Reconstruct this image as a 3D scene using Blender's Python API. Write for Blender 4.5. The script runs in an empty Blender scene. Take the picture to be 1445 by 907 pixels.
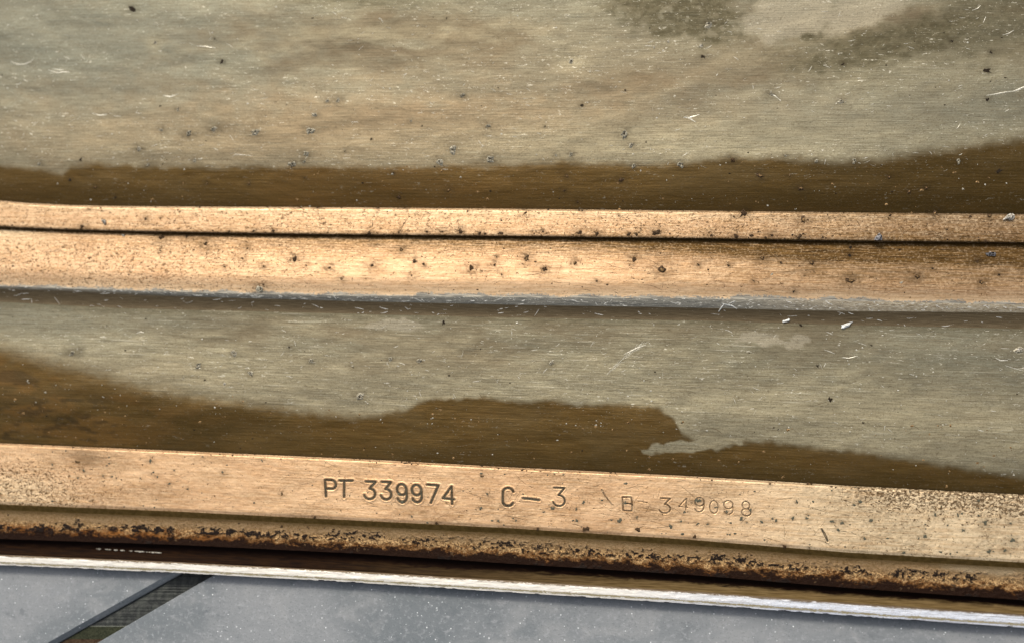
import bpy, math, random
import numpy as np
from mathutils import Matrix, Vector

random.seed(7)
rng = np.random.default_rng(11)
scene = bpy.context.scene
C = scene.collection
MM = 0.001

# ------------------------------------------------------------------ camera
IW, IH, F = 1445.0, 907.0, 1743.0           # photograph size, focal length in its pixels
PITCH = math.radians(12)
DIST = 217.9                                # millimetres
Xc = Vector((10200, -260, 1743)).normalized()
Yc = Vector((0, math.cos(PITCH), -math.sin(PITCH)))
Yc = (Yc - Xc * Xc.dot(Yc)).normalized()
Zc = Xc.cross(Yc)
M = Matrix((Xc, Yc, Zc))                    # rows: world axes in camera space -> camera-to-world
cam_loc = M @ Vector((0, 0, DIST))
cam = bpy.data.objects.new('camera', bpy.data.cameras.new('camera'))
C.objects.link(cam)
cam.matrix_world = Matrix.Translation(cam_loc * MM) @ M.to_4x4()
cam.data.sensor_width = 36.0
cam.data.lens = 36.0 * F / IW
cam.data.clip_start = 0.005
cam.data.clip_end = 50
cam.data.dof.use_dof = True
cam.data.dof.focus_distance = 0.212
cam.data.dof.aperture_fstop = 16
scene.camera = cam
Mn = np.array(M); CL = np.array(cam_loc)

# ------------------------------------------------------------------ world, sun, exposure
SUN_EL, SUN_AZ = math.radians(48), math.radians(-24)      # azimuth from +Y towards +X
world = bpy.data.worlds.new('World'); scene.world = world
world.use_nodes = True
wt = world.node_tree
sky = wt.nodes.new('ShaderNodeTexSky')
sky.sky_type = 'NISHITA'; sky.sun_disc = False
sky.sun_elevation = SUN_EL; sky.sun_rotation = SUN_AZ
sky.dust_density = 4.0; sky.air_density = 0.8; sky.ozone_density = 0.6
hs = wt.nodes.new('ShaderNodeHueSaturation'); hs.inputs['Saturation'].default_value = .42      # thin overcast
wt.links.new(sky.outputs[0], hs.inputs['Color'])
wt.links.new(hs.outputs[0], wt.nodes['Background'].inputs[0])
wt.nodes['Background'].inputs[1].default_value = 0.13
sd = bpy.data.lights.new('sun', 'SUN'); sd.energy = 1.5; sd.angle = math.radians(12); sd.color = (1.0, 0.93, 0.82)
sun = bpy.data.objects.new('sun', sd); C.objects.link(sun)
sdir = Vector((math.sin(SUN_AZ) * math.cos(SUN_EL), math.cos(SUN_AZ) * math.cos(SUN_EL), math.sin(SUN_EL)))
sun.rotation_euler = sdir.to_track_quat('Z', 'Y').to_euler()
sun.location = sdir * 1.0
scene.view_settings.view_transform = 'Standard'
scene.view_settings.look = 'None'
scene.view_settings.gamma = 1
scene.view_settings.exposure = 0.35

# ------------------------------------------------------------------ numpy helpers
def unproject(px, py, z):
    """points (mm) on height z that the lens sees at photo pixel px, py"""
    px, py, z = np.broadcast_arrays(np.asarray(px, float), np.asarray(py, float), np.asarray(z, float))
    d = np.stack([(px - IW / 2) / F, -(py - IH / 2) / F, -np.ones_like(px)], -1)
    w = d @ Mn.T
    s = (z - CL[2]) / w[..., 2]
    return CL + w * s[..., None]

TAB = rng.random((256, 256))
def vnoise(x, y, seed=0):
    x = np.asarray(x, float) + seed * 37.17; y = np.asarray(y, float) + seed * 91.7
    xi = np.floor(x).astype(int); yi = np.floor(y).astype(int)
    fx = x - xi; fy = y - yi
    fx = fx * fx * (3 - 2 * fx); fy = fy * fy * (3 - 2 * fy)
    g = lambda a, b: TAB[a % 256, b % 256]
    return (g(xi, yi) * (1 - fx) + g(xi + 1, yi) * fx) * (1 - fy) + (g(xi, yi + 1) * (1 - fx) + g(xi + 1, yi + 1) * fx) * fy
def fbm(x, y, seed=0, o=4):
    s = 0; a = 0.5; t = 0
    for k in range(o):
        s = s + a * vnoise(x * 2 ** k, y * 2 ** k, seed + k * 3); t += a; a *= 0.5
    return s / t
def sstep(a, b, x):
    t = np.clip((x - a) / (b - a), 0, 1); return t * t * (3 - 2 * t)
def pl(pts):
    xs = np.array([p[0] for p in pts], float); ys = np.array([p[1] for p in pts], float)
    def f(x):
        x = np.asarray(x, float)
        y = np.interp(x, xs, ys)
        n = min(len(xs) - 1, 2)
        sr = (ys[-1] - ys[-1 - n]) / (xs[-1] - xs[-1 - n]); sl = (ys[2] - ys[0]) / (xs[2] - xs[0]) if len(xs) > 2 else sr
        y = np.where(x > xs[-1], ys[-1] + (x - xs[-1]) * sr, y)
        y = np.where(x < xs[0], ys[0] + (x - xs[0]) * np.clip(sl, -.02, .05), y)
        return y
    return f
def blob(px, py, cx, cy, rx, ry, ang=0, seed=0, rough=.35, soft=.25):
    """soft ragged ellipse mask"""
    c, s = math.cos(ang), math.sin(ang)
    dx = px - cx; dy = py - cy
    u = (dx * c + dy * s) / rx; v = (-dx * s + dy * c) / ry
    r = np.sqrt(u * u + v * v) + rough * (fbm(px / 17, py / 12, seed) - .5) * 2
    return 1 - sstep(1 - soft, 1 + soft, r)

# ------------------------------------------------------------------ the folds of the moulding, in photo pixels
e1 = pl([(0, 283.5), (40, 287), (100, 289.8), (170, 291.3), (500, 293), (720, 295), (970, 297.5), (1245, 300.5), (1445, 302.5)])
e2 = pl([(0, 319.5), (50, 322), (100, 324), (250, 327.5), (500, 331), (720, 333), (970, 336), (1200, 339.5), (1445, 342)])
e3 = pl([(0, 404), (150, 409), (300, 413.6), (500, 417.5), (720, 419.5), (970, 421.5), (1150, 424), (1300, 427), (1445, 430)])
e3b = pl([(0, 410), (200, 417), (500, 425), (720, 430), (970, 434), (1200, 439), (1445, 441)])
e4 = pl([(0, 426), (170, 435), (350, 439), (500, 443), (720, 448), (970, 452), (1200, 458.5), (1445, 464)])
e5 = pl([(0, 625), (250, 635.8), (500, 646.8), (720, 658.8), (970, 671), (1200, 685), (1445, 697.5)])
e6 = pl([(0, 711), (250, 721), (500, 733.5), (720, 744.5), (970, 760.5), (1200, 779), (1445, 793)])
e7 = pl([(0, 759.6), (250, 768), (500, 780), (720, 794.5), (970, 810), (1200, 829), (1445, 846)])
e8 = pl([(0, 782), (250, 792.5), (500, 805.5), (720, 818.5), (970, 833), (1200, 850), (1445, 866)])
e9 = pl([(0, 796.5), (250, 807.5), (500, 821), (720, 835), (970, 851), (1200, 868), (1445, 885)])
top0 = lambda x: np.full_like(np.asarray(x, float), -420.)

def z_panel(t, d0, d1):     # d1: pixels above the lower fold
    return -1.7 * np.clip(1 - d1 / 82, 0, 1) ** 1.6
def z_ledge(t, d0, d1):
    return -1.7 + .5 * sstep(0, 3.0, d0) + .03 * t - .06 * sstep(3, 0, d1) ** 2
def z_bead(t, d0, d1):
    return -2.15 + .42 * np.sin(np.clip(t / .9, 0, 1) * np.pi / 2) - .34 * sstep(.66, 1, t) ** 1.4
def z_rim(t, d0, d1):
    return -2.07 - .35 * t ** 1.6
def z_fold(t, d0, d1):
    return -2.42 - .75 * (1 - (1 - t) ** 1.8)
def z_lower(t, d0, d1):
    return -3.17 - .05 * t - 1.35 * np.clip(1 - d1 / 95, 0, 1) ** 1.6
def z_flange(t, d0, d1):
    return -4.57 + .5 * sstep(0, 3.5, d0) + .25 * t - .12 * sstep(6, 0, d1) ** 2
def z_rebate(t, d0, d1):
    return -4.7 - .55 * t
def z_gap(t, d0, d1):
    return -5.55 - .8 * np.sin(np.pi * np.clip(t, 0, 1)) ** .7 + .2 * t
def z_lip(t, d0, d1):
    return -5.0 + .12 * sstep(0, .2, t) - .22 * sstep(.6, 1, t) ** 1.3 + .05 * sstep(.78, .86, t)
GAP = 1.6     # width in pixels of the step below the ledge
STEP = 8.0
f = lambda fn, k: (lambda x: fn(x) + k)
SEG = dict(
    upper_panel=(top0, e1, z_panel), upper_ledge=(e1, e2, z_ledge), rolled_bead=(f(e2, GAP), e3, z_bead),
    bead_rim=(e3, e3b, z_rim), bead_underside=(e3b, e4, z_fold), lower_panel=(e4, e5, z_lower),
    stamped_flange=(e5, e6, z_flange), rebate=(f(e6, STEP), e7, z_rebate), dark_channel=(e7, e8, z_gap), edge_lip=(e8, e9, z_lip))

def dent(name, px, py):
    """shallow dents of the two wide sheets (mm)"""
    if name == 'upper_panel':
        return (fbm(px / 60, py / 25, 31) - .5) * .12 + (fbm(px / 190, py / 75, 131) - .5) * .9 * sstep(0, 70, e1(px) - py) - .12 * np.exp(-((px - 219) ** 2 + (py - 61) ** 2) / 160.) - .12 * np.exp(-((px - 806) ** 2 + (py - 87) ** 2) / 160.)
    if name == 'lower_panel':
        return (fbm(px / 50, py / 22, 32) - .5) * .1 + (fbm(px / 170, py / 60, 132) - .5) * .7 * sstep(0, 40, e5(px) - py) * sstep(0, 40, py - e4(px))
    return 0.0
def seg_z(name, px, py):
    a, b, fn = SEG[name]
    ya, yb = a(px), b(px)
    t = np.clip((py - ya) / (yb - ya), 0, 1)
    return fn(t, np.maximum(py - ya, 0), np.maximum(yb - py, 0)) + dent(name, np.asarray(px, float), np.asarray(py, float))
def seg_at(px, py):
    for n in SEG:
        a, b, _ = SEG[n]
        if a(px) - 8 <= py < b(px): return n
    return 'edge_lip'

# ------------------------------------------------------------------ mesh and object helpers
def link(o, parent=None):
    C.objects.link(o)
    if parent is not None:
        o.parent = parent
        o.matrix_parent_inverse = Matrix.Translation(-parent.location) if parent.type == 'EMPTY' else Matrix.Identity(4)
    return o
def mesh_np(name, V, Q, mats, attrs=None, smooth=True, midx=None):
    me = bpy.data.meshes.new(name)
    V = np.asarray(V, np.float32) * MM
    me.vertices.add(len(V)); me.vertices.foreach_set('co', V.ravel())
    nf, k = Q.shape
    me.loops.add(nf * k); me.loops.foreach_set('vertex_index', Q.astype(np.int32).ravel())
    me.polygons.add(nf); me.polygons.foreach_set('loop_start', np.arange(0, nf * k, k, dtype=np.int32))
    for m in mats: me.materials.append(m)
    if midx is not None: me.polygons.foreach_set('material_index', np.asarray(midx, np.int32))
    if attrs:
        for an, av in attrs.items():
            at = me.attributes.new(an, 'FLOAT', 'POINT'); at.data.foreach_set('value', np.asarray(av, np.float32).ravel())
    me.polygons.foreach_set('use_smooth', np.full(nf, smooth, bool))
    me.update(calc_edges=True)
    return me
def obj(name, me, parent=None, **props):
    o = bpy.data.objects.new(name, me)
    for k, v in props.items(): o[k] = v
    return link(o, parent)

# ------------------------------------------------------------------ shader helpers
class G:
    def __init__(s, name):
        s.m = bpy.data.materials.new(name); s.m.use_nodes = True
        s.t = s.m.node_tree; s.t.nodes.clear()
        s.out = s.t.nodes.new('ShaderNodeOutputMaterial')
        s.b = s.t.nodes.new('ShaderNodeBsdfPrincipled'); s.t.links.new(s.b.outputs[0], s.out.inputs[0])
        tc = s.t.nodes.new('ShaderNodeTexCoord')
        v = s.t.nodes.new('ShaderNodeVectorMath'); v.operation = 'SCALE'; v.inputs['Scale'].default_value = 1000
        s.t.links.new(tc.outputs['Object'], v.inputs[0]); s.co = v.outputs[0]      # millimetres
    def put(s, sock, v):
        if isinstance(v, bpy.types.NodeSocket): s.t.links.new(v, sock)
        elif isinstance(v, (tuple, list)): sock.default_value = tuple(v) + ((1,) if len(v) == 3 and len(sock.default_value) == 4 else ())
        else: sock.default_value = v
    def sc(s, v3, off=(0, 0, 0), rot=0):
        n = s.t.nodes.new('ShaderNodeMapping'); s.put(n.inputs['Vector'], s.co)
        n.inputs['Scale'].default_value = v3; n.inputs['Location'].default_value = off; n.inputs['Rotation'].default_value = (0, 0, rot)
        return n.outputs[0]
    def noise(s, v3, detail=3, rough=.55, off=(0, 0, 0), dist=0, rot=0):
        n = s.t.nodes.new('ShaderNodeTexNoise'); s.put(n.inputs['Vector'], s.sc(v3, off, rot))
        n.inputs['Scale'].default_value = 1; n.inputs['Detail'].default_value = detail
        n.inputs['Roughness'].default_value = rough; n.inputs['Distortion'].default_value = dist
        return n.outputs['Fac']
    def voro(s, v3, feat='F1', off=(0, 0, 0), out='Distance'):
        n = s.t.nodes.new('ShaderNodeTexVoronoi'); n.feature = feat; s.put(n.inputs['Vector'], s.sc(v3, off)); n.inputs['Scale'].default_value = 1
        return n.outputs[out]
    def math(s, op, a, b=0.0, c=0.0):
        n = s.t.nodes.new('ShaderNodeMath'); n.operation = op
        s.put(n.inputs[0], a); s.put(n.inputs[1], b); s.put(n.inputs[2], c); return n.outputs[0]
    def rng(s, v, a, b, lo=0.0, hi=1.0, smooth=True):
        n = s.t.nodes.new('ShaderNodeMapRange'); n.interpolation_type = 'SMOOTHSTEP' if smooth else 'LINEAR'
        s.put(n.inputs[0], v)
        for i, k in enumerate((a, b, lo, hi)): n.inputs[1 + i].default_value = k
        return n.outputs[0]
    def mix(s, f, a, b, mode='MIX'):
        n = s.t.nodes.new('ShaderNodeMix'); n.data_type = 'RGBA'; n.blend_type = mode
        s.put(n.inputs[0], f); s.put(n.inputs[6], a); s.put(n.inputs[7], b); return n.outputs[2]
    def attr(s, name):
        n = s.t.nodes.new('ShaderNodeAttribute'); n.attribute_name = name; return n.outputs['Fac']
    def mul(s, a, b): return s.math('MULTIPLY', a, b)
    def add(s, a, b): return s.math('ADD', a, b)
    def done(s, col, rough, metal, height=None, dist=.02, strength=1.0, aniso=0, spec=.5):
        s.put(s.b.inputs['Base Color'], col); s.put(s.b.inputs['Roughness'], rough); s.put(s.b.inputs['Metallic'], metal)
        s.put(s.b.inputs['Specular IOR Level'], spec)
        if height is not None:
            n = s.t.nodes.new('ShaderNodeBump'); n.inputs['Distance'].default_value = dist * MM; n.inputs['Strength'].default_value = strength
            s.put(n.inputs['Height'], height); s.t.links.new(n.outputs[0], s.b.inputs['Normal'])
        return s.m

def panel_material():
    g = G('oxidised copper with sky sheen')
    sky_sheen = g.attr('sky_sheen'); stain = g.attr('stain'); patch = g.attr('patch'); tone = g.attr('tone'); rust = g.attr('rust')  # first mask puts bright and dark reflections into the sheet colour
    streak = g.noise((.16, 2.6, 1), 5, .68)
    streak2 = g.noise((.26, 3.2, 1), 4, .6, (3, 7, 0), rot=.03)
    hair = g.noise((.5, 4.4, 1), 3, .6, (13, 27, 0), rot=-.03)
    cloud = g.noise((.07, .17, 1), 5, .6, (9, 2, 0), dist=.6)
    cloud2 = g.noise((.035, .12, 1), 4, .58, (33, 12, 0), dist=.4)
    mott = g.noise((.55, .8, 1), 5, .68, (2, 41, 0), dist=.5)
    grain = g.noise((2.3, 2.8, 3), 3, .62)
    fine = g.noise((4, 4.5, 5), 2, .6, (4, 1, 0))
    brush = g.attr('brush'); warm = g.attr('warm'); cool = g.attr('cool'); dim = g.attr('dim'); deep = g.attr('deep')
    brown = g.mix(g.rng(streak, .34, .66), (.082, .0455, .0095), (.124, .0735, .0200))  # brown: dark reflection painted in near the folds, with some real tarnish
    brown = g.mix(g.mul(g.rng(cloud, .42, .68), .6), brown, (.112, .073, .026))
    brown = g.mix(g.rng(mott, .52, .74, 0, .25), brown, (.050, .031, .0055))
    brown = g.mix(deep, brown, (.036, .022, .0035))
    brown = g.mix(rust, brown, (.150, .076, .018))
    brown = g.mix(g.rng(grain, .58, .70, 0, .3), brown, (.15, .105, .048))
    grey = g.mix(g.rng(cloud, .36, .64), (.132, .102, .060), (.222, .190, .120))  # grey: sky reflected in the metal, put into the colour
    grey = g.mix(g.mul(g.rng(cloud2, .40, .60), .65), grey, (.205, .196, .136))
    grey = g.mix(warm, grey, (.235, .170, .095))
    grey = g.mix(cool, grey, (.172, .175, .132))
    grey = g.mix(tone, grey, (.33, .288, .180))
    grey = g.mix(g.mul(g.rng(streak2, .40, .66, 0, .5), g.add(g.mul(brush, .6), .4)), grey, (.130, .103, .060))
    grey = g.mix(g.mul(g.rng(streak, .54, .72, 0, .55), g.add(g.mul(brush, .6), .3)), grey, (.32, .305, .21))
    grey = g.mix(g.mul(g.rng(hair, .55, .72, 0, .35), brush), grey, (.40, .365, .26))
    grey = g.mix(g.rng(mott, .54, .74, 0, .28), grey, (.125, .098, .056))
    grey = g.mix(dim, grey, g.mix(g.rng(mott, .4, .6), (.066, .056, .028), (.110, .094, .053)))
    fm = g.add(sky_sheen, g.mul(g.add(g.mul(g.add(streak2, mott), .5), -.5), .8))
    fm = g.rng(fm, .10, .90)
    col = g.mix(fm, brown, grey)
    col = g.mix(patch, col, (.285, .25, .175))
    col = g.mix(g.mul(g.rng(grain, .55, .68, 0, .42), g.add(g.mul(fm, .8), .2)), col, (.085, .062, .032))
    fleck = g.noise((1.0, 3.3, 1), 3, .6, (1, 5, 0), dist=1.2, rot=.10)
    dens = g.rng(cloud2, .36, .62, .12, .95)
    col = g.mix(g.mul(g.rng(fleck, .635, .69), g.mul(dens, g.add(g.mul(fm, .75), .25))), col, (.62, .58, .46))
    line = g.noise((.11, 3.6, 1), 3, .55, (51, 15, 0), rot=.025)
    col = g.mix(g.mul(g.mul(g.rng(line, .62, .69, 0, .6), brush), g.mul(dens, fm)), col, (.56, .52, .40))
    col = g.mix(g.mul(g.mul(g.rng(line, .40, .33, 0, .5), brush), fm), col, (.10, .078, .045))
    col = g.mix(g.mul(g.rng(g.voro((1.5, 1.9, 1.5)), .03, .12, .8, 0), g.mul(g.rng(mott, .45, .6), g.rng(cloud2, .40, .58))), col, (.66, .62, .5))
    col = g.mix(g.rng(g.voro((.9, 1.1, 1), off=(5, 3, 0)), .03, .08, .8, 0), col, (.03, .022, .012))
    col = g.mix(g.rng(fine, .45, .65, 0, .22), col, (.075, .055, .028))
    col = g.mix(stain, col, (.028, .020, .009))
    rough = g.rng(g.add(g.mul(fm, .25), g.mul(streak2, .5)), .1, .7, .38, .62, False)
    h = g.add(g.add(g.mul(line, .9), g.mul(grain, .5)), g.add(g.mul(mott, .8), g.mul(cloud, 3.0)))
    return g.done(col, rough, .5, h, .07, .6, spec=.15)

def copper_material():
    g = G('worn light-facing copper')  # same metal as the sheets, painted brighter where it faces the light
    shade_grime = g.attr('shade_grime'); pit = g.attr('pitting'); stain = g.attr('stain'); tone = g.attr('tone'); pale = g.attr('pale'); edge = g.attr('edge')
    streak = g.noise((.14, 2.6, 1), 4, .62)
    hair = g.noise((.32, 4.6, 1), 3, .6, (3, 7, 0))
    hair2 = g.noise((.55, 3.4, 1), 2, .5, (23, 17, 0), rot=.02)
    cloud = g.noise((.09, .2, 1), 4, .6, (19, 2, 0), dist=.5)
    mott = g.noise((.7, 1.1, 1), 4, .65, (29, 42, 0), dist=.7)
    grain = g.noise((2.3, 2.9, 3), 3, .6, (2, 2, 0))
    grain2 = g.noise((1.9, 2.7, 3), 3, .6, (12, 8, 0), dist=1.0)
    col = g.mix(g.rng(cloud, .35, .65), (.535, .338, .190), (.63, .418, .242))
    col = g.mix(pale, col, (.74, .60, .385))
    col = g.mix(g.rng(streak, .38, .64, 0, .5), col, (.45, .262, .115))
    col = g.mix(g.rng(streak, .50, .32, 0, .4), col, (.74, .51, .28))
    col = g.mix(g.rng(mott, .54, .70, 0, .22), col, (.36, .20, .080))
    col = g.mix(g.rng(hair2, .47, .33, 0, .25), col, (.80, .60, .36))
    col = g.mix(g.rng(hair, .59, .70, 0, .5), col, (.20, .105, .034))
    dark = g.mix(g.rng(streak, .36, .64), (.044, .0225, .0050), (.118, .064, .0175))
    dark = g.mix(g.rng(hair, .50, .34, 0, .28), dark, (.21, .125, .045))
    tm = g.add(tone, g.mul(g.mul(g.add(g.add(hair, g.mul(grain, .6)), -.8), 1.0), g.rng(tone, 0, .3)))
    col = g.mix(g.rng(tm, .0, .95, 0, 1, False), col, dark)
    col = g.mix(g.mul(g.rng(grain, .47, .36, 0, .5), g.add(g.mul(pit, .6), .1)), col, (.86, .68, .43))
    col = g.mix(g.mul(g.rng(grain, .545, .64, 0, .75), g.add(g.mul(pit, .5), .10)), col, (.190, .100, .033))
    pm = g.math('SUBTRACT', g.add(g.mul(pit, .15), grain2), .675)
    col = g.mix(g.rng(pm, -.01, .05, 0, .85), col, (.070, .036, .012))
    nz = g.add(g.add(g.mul(hair, .5), g.add(grain2, g.mul(grain, .5))), -1.0)
    gm = g.add(shade_grime, g.mul(nz, 1.2))
    gm = g.mul(g.rng(gm, .25, .9), g.rng(shade_grime, 0, .12))
    col = g.mix(gm, col, (.070, .038, .009))  # darkening along the steps, shade and dirt in one colour
    em = g.mul(g.rng(g.add(edge, g.mul(nz, 1.6)), .30, .62), g.rng(edge, 0, .1))
    col = g.mix(em, col, g.mix(g.rng(hair, .38, .62), (.17, .160, .135), (.40, .365, .29)))
    col = g.mix(g.rng(g.voro((1.1, 1.35, 1), off=(5, 3, 0)), .04, .12, .85, 0), col, (.05, .028, .010))
    col = g.mix(stain, col, (.040, .022, .007))
    rough = g.rng(hair, .3, .7, .38, .55, False)
    h = g.add(g.add(g.mul(hair, .7), g.mul(grain, g.add(g.mul(pit, .9), .35))), g.mul(g.rng(pm, -.02, .06), -.8))
    return g.done(col, rough, .62, h, .06, .55, spec=.12)

def rim_material():
    g = G('scuffed bead rim')
    lite = g.attr('lite')
    mixv = g.attr('mixv')
    streak = g.noise((.35, 8, 1), 4, .65)
    grain = g.noise((5, 8, 6), 3, .7, (2, 2, 0))
    scuff = g.noise((1.1, 7, 3), 3, .6, (7, 3, 0), dist=1.2, rot=.05)
    pale = g.mix(g.rng(streak, .3, .7), (.100, .100, .088), (.25, .235, .19))  # grey-blue of the ridge reflecting sky, put into the colour
    pale = g.mix(lite, pale, g.mix(g.rng(scuff, .35, .6), (.20, .155, .095), (.43, .37, .26)))
    pale = g.mix(g.rng(scuff, .60, .68, 0, .8), pale, (.72, .69, .6))
    dark = g.mix(g.rng(streak, .3, .7), (.085, .060, .030), (.150, .112, .062))  # painted brown of the side turned from the light, with some tarnish
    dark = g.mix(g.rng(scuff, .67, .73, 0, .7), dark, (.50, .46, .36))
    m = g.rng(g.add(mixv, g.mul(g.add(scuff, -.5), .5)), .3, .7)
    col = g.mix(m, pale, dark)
    col = g.mix(g.rng(grain, .58, .75, 0, .5), col, (.09, .07, .045))
    return g.done(col, g.rng(streak, .3, .7, .36, .55, False), .4, g.add(g.mul(streak, .6), grain), .06, .6, spec=.2)

def rebate_material():
    g = G('corroded rebate')
    t = g.attr('t'); crust = g.attr('crust'); rust = g.attr('rust'); pale = g.attr('pale')
    grain = g.noise((2.1, 2.7, 4), 3, .65, (2, 2, 0), dist=.8)
    streak = g.noise((.3, 5, 1), 4, .65)
    gold = g.noise((2.5, 3.0, 3), 3, .66, (8, 2, 0), dist=1.2)
    big = g.noise((.35, .6, 1), 4, .65, (18, 22, 0), dist=.6)
    col = g.mix(g.rng(grain, .40, .62), (.30, .195, .098), (.19, .115, .046))
    col = g.mix(g.rng(big, .45, .65, 0, .45), col, (.30, .21, .11))
    col = g.mix(g.mul(g.rng(t, .25, .55), g.rng(gold, .45, .60)), col, (.66, .42, .185))
    col = g.mix(g.mul(g.rng(t, .22, .45), g.rng(gold, .52, .40, 0, .7)), col, (.105, .050, .015))
    col = g.mix(g.mul(g.rng(g.add(t, g.mul(g.add(big, -.5), .9)), .40, .66, 0, .8), g.mul(rust, g.rng(grain, .62, .42))), col, (.23, .078, .013))
    col = g.mix(pale, col, (.36, .28, .17))
    bleed = g.rng(g.add(t, g.add(g.mul(g.add(grain, -.5), .5), g.mul(g.add(big, -.5), 1.0))), .46, .70)
    col = g.mix(g.mul(bleed, .85), col, (.150, .054, .008))
    col = g.mix(rust, col, g.mix(g.rng(grain, .38, .62), (.085, .026, .004), (.36, .14, .026)))
    col = g.mix(g.rng(g.add(t, g.mul(g.add(streak, -.5), .2)), .24, 0, 0, .8), col, (.070, .042, .011))  # soft shade below the flange step, painted into the colour
    col = g.mix(g.rng(g.add(t, g.add(g.mul(g.add(grain, -.5), .5), g.mul(g.add(big, -.5), 1.0))), .62, .80, 0, 1), col, (.016, .0052, .0010))
    col = g.mix(g.rng(g.add(g.mul(crust, .62), g.mul(g.add(g.mul(g.add(grain, gold), .5), -.5), 2.0)), .42, .58), col, (.014, .008, .005))
    return g.done(col, .65, .2, g.add(grain, g.mul(gold, .8)), .16, .9, spec=.15)

def channel_material():
    g = G('rust stained channel in shade')
    t = g.attr('t'); rust = g.attr('rust')
    streak = g.noise((.22, 4.5, 1), 5, .7)
    big = g.noise((.3, 1.2, 1), 4, .65, (18, 22, 0), dist=.6)
    col = g.mix(g.rng(streak, .35, .68), (.0055, .0018, .0005), (.024, .0095, .0022))  # rust brown, made darker to give the shade of the gap
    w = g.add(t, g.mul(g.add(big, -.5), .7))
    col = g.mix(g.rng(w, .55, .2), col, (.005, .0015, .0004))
    col = g.mix(g.mul(rust, g.rng(w, .35, .6)), col, g.mix(g.rng(streak, .35, .65), (.085, .052, .017), (.17, .115, .048)))
    return g.done(col, .75, .1, streak, .1, .6, spec=.08)

def lip_material():
    g = G('bright filed edge')
    streak = g.noise((.09, 7, 9), 5, .72)
    wave = g.noise((.45, 3.5, 4), 4, .65, (3, 3, 0), dist=.5)
    fine = g.noise((2.5, 7, 6), 4, .72, (6, 6, 0), dist=.6)
    blue = g.attr('blue'); t = g.attr('t')
    col = g.mix(g.rng(wave, .35, .65), (.74, .69, .58), (.84, .80, .72))
    col = g.mix(blue, col, (.70, .73, .78))
    col = g.mix(g.mul(g.rng(streak, .50, .62, 0, .85), g.rng(blue, 0, 1, .28, 1)), col, (.30, .29, .30))
    col = g.mix(g.mul(g.rng(fine, .54, .64, 0, .8), g.rng(blue, 0, 1, .2, .9)), col, (.34, .31, .27))
    tw = g.add(t, g.add(g.mul(g.add(wave, -.5), .35), g.mul(g.add(fine, -.5), .35)))
    col = g.mix(g.rng(tw, .26, .10, 0, 1), col, (.075, .046, .016))
    col = g.mix(g.mul(g.rng(tw, .68, .74), g.rng(tw, .88, .82)), col, (.36, .30, .17))
    return g.done(col, g.rng(streak, .3, .7, .3, .5, False), .3, g.add(streak, fine), .06, .6, spec=.4)

def simple(name, a, b, rough=.5, metal=.2, sc=6, bump=.05):
    g = G(name)
    n = g.noise((sc, sc, sc), 3, .65)
    return g.done(g.mix(g.rng(n, .35, .65), a, b), rough, metal, n, bump, .7, spec=.12)

def bench_material():
    g = G('speckled grey steel')
    cl = g.noise((.028, .045, .03), 5, .6, dist=.5)
    cl2 = g.noise((.13, .17, .1), 4, .62, (5, 9, 0), dist=.7)
    fine = g.noise((1.3, 1.4, 2), 4, .7)
    fine2 = g.noise((3, 3, 3), 2, .6)
    streak = g.noise((.25, 1.6, 1), 4, .65, (4, 4, 0), rot=.5)
    col = g.mix(g.rng(cl, .35, .62), (.158, .176, .182), (.245, .256, .258))
    col = g.mix(g.rng(cl2, .5, .68, 0, .55), col, (.30, .305, .30))
    col = g.mix(g.rng(cl2, .44, .30, 0, .45), col, (.095, .112, .120))
    col = g.mix(g.rng(fine, .52, .66, 0, .5), col, (.34, .35, .355))
    col = g.mix(g.mul(g.rng(streak, .62, .74, 0, .6), g.rng(fine, .4, .6)), col, (.38, .39, .39))
    col = g.mix(g.rng(fine2, .56, .72, 0, .4), col, (.09, .105, .112))
    v = g.voro((1.15, 1.15, 1.15)); vc = g.voro((1.15, 1.15, 1.15), out='Color')
    s = g.t.nodes.new('ShaderNodeSeparateColor'); g.put(s.inputs[0], vc)
    size = g.rng(s.outputs[0], .15, 1, 0, .15, False)
    col = g.mix(g.rng(g.math('SUBTRACT', v, size), -.05, .02, .95, 0), col, (.78, .80, .79))
    v2 = g.voro((.42, .42, .42), off=(7, 1, 0)); 
    col = g.mix(g.rng(g.add(v2, g.mul(g.add(fine, -.5), .12)), .04, .08, .7, 0), col, (.66, .68, .67))
    return g.done(col, g.rng(fine, .3, .7, .42, .6, False), .15, g.add(fine, g.mul(fine2, .6)), .06, .6)

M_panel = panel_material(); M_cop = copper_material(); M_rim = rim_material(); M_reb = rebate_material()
M_chan = channel_material(); M_lip = lip_material(); M_bench = bench_material()
M_nod = simple('black corrosion', (.012, .007, .004), (.12, .070, .032), .6, .0, 4)
M_hole = simple('black pit', (.010, .007, .004), (.030, .020, .011), .8, 0, 5)
M_ring = simple('lifted oxide', (.085, .066, .038), (.58, .53, .40), .5, .2, 3.2)
M_gold = simple('brown crust', (.07, .038, .013), (.40, .25, .11), .5, .2, 3.5)
M_pale = simple('pale grit', (.16, .13, .09), (.74, .70, .60), .45, .0, 2.8)
M_blue = simple('grey grit', (.020, .018, .018), (.40, .38, .37), .35, .1, 2.6)
M_green = simple('verdigris residue', (.055, .058, .042), (.125, .115, .075), .55, .15, 6)
M_scr = simple('fresh scratch', (.42, .39, .30), (.80, .76, .64), .3, .4, 5)
M_scr2 = simple('bright scuff', (.50, .48, .40), (.88, .86, .79), .35, .3, 4)
M_scrd = simple('old scratch', (.05, .03, .014), (.11, .07, .03), .5, .2, 5)

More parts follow.
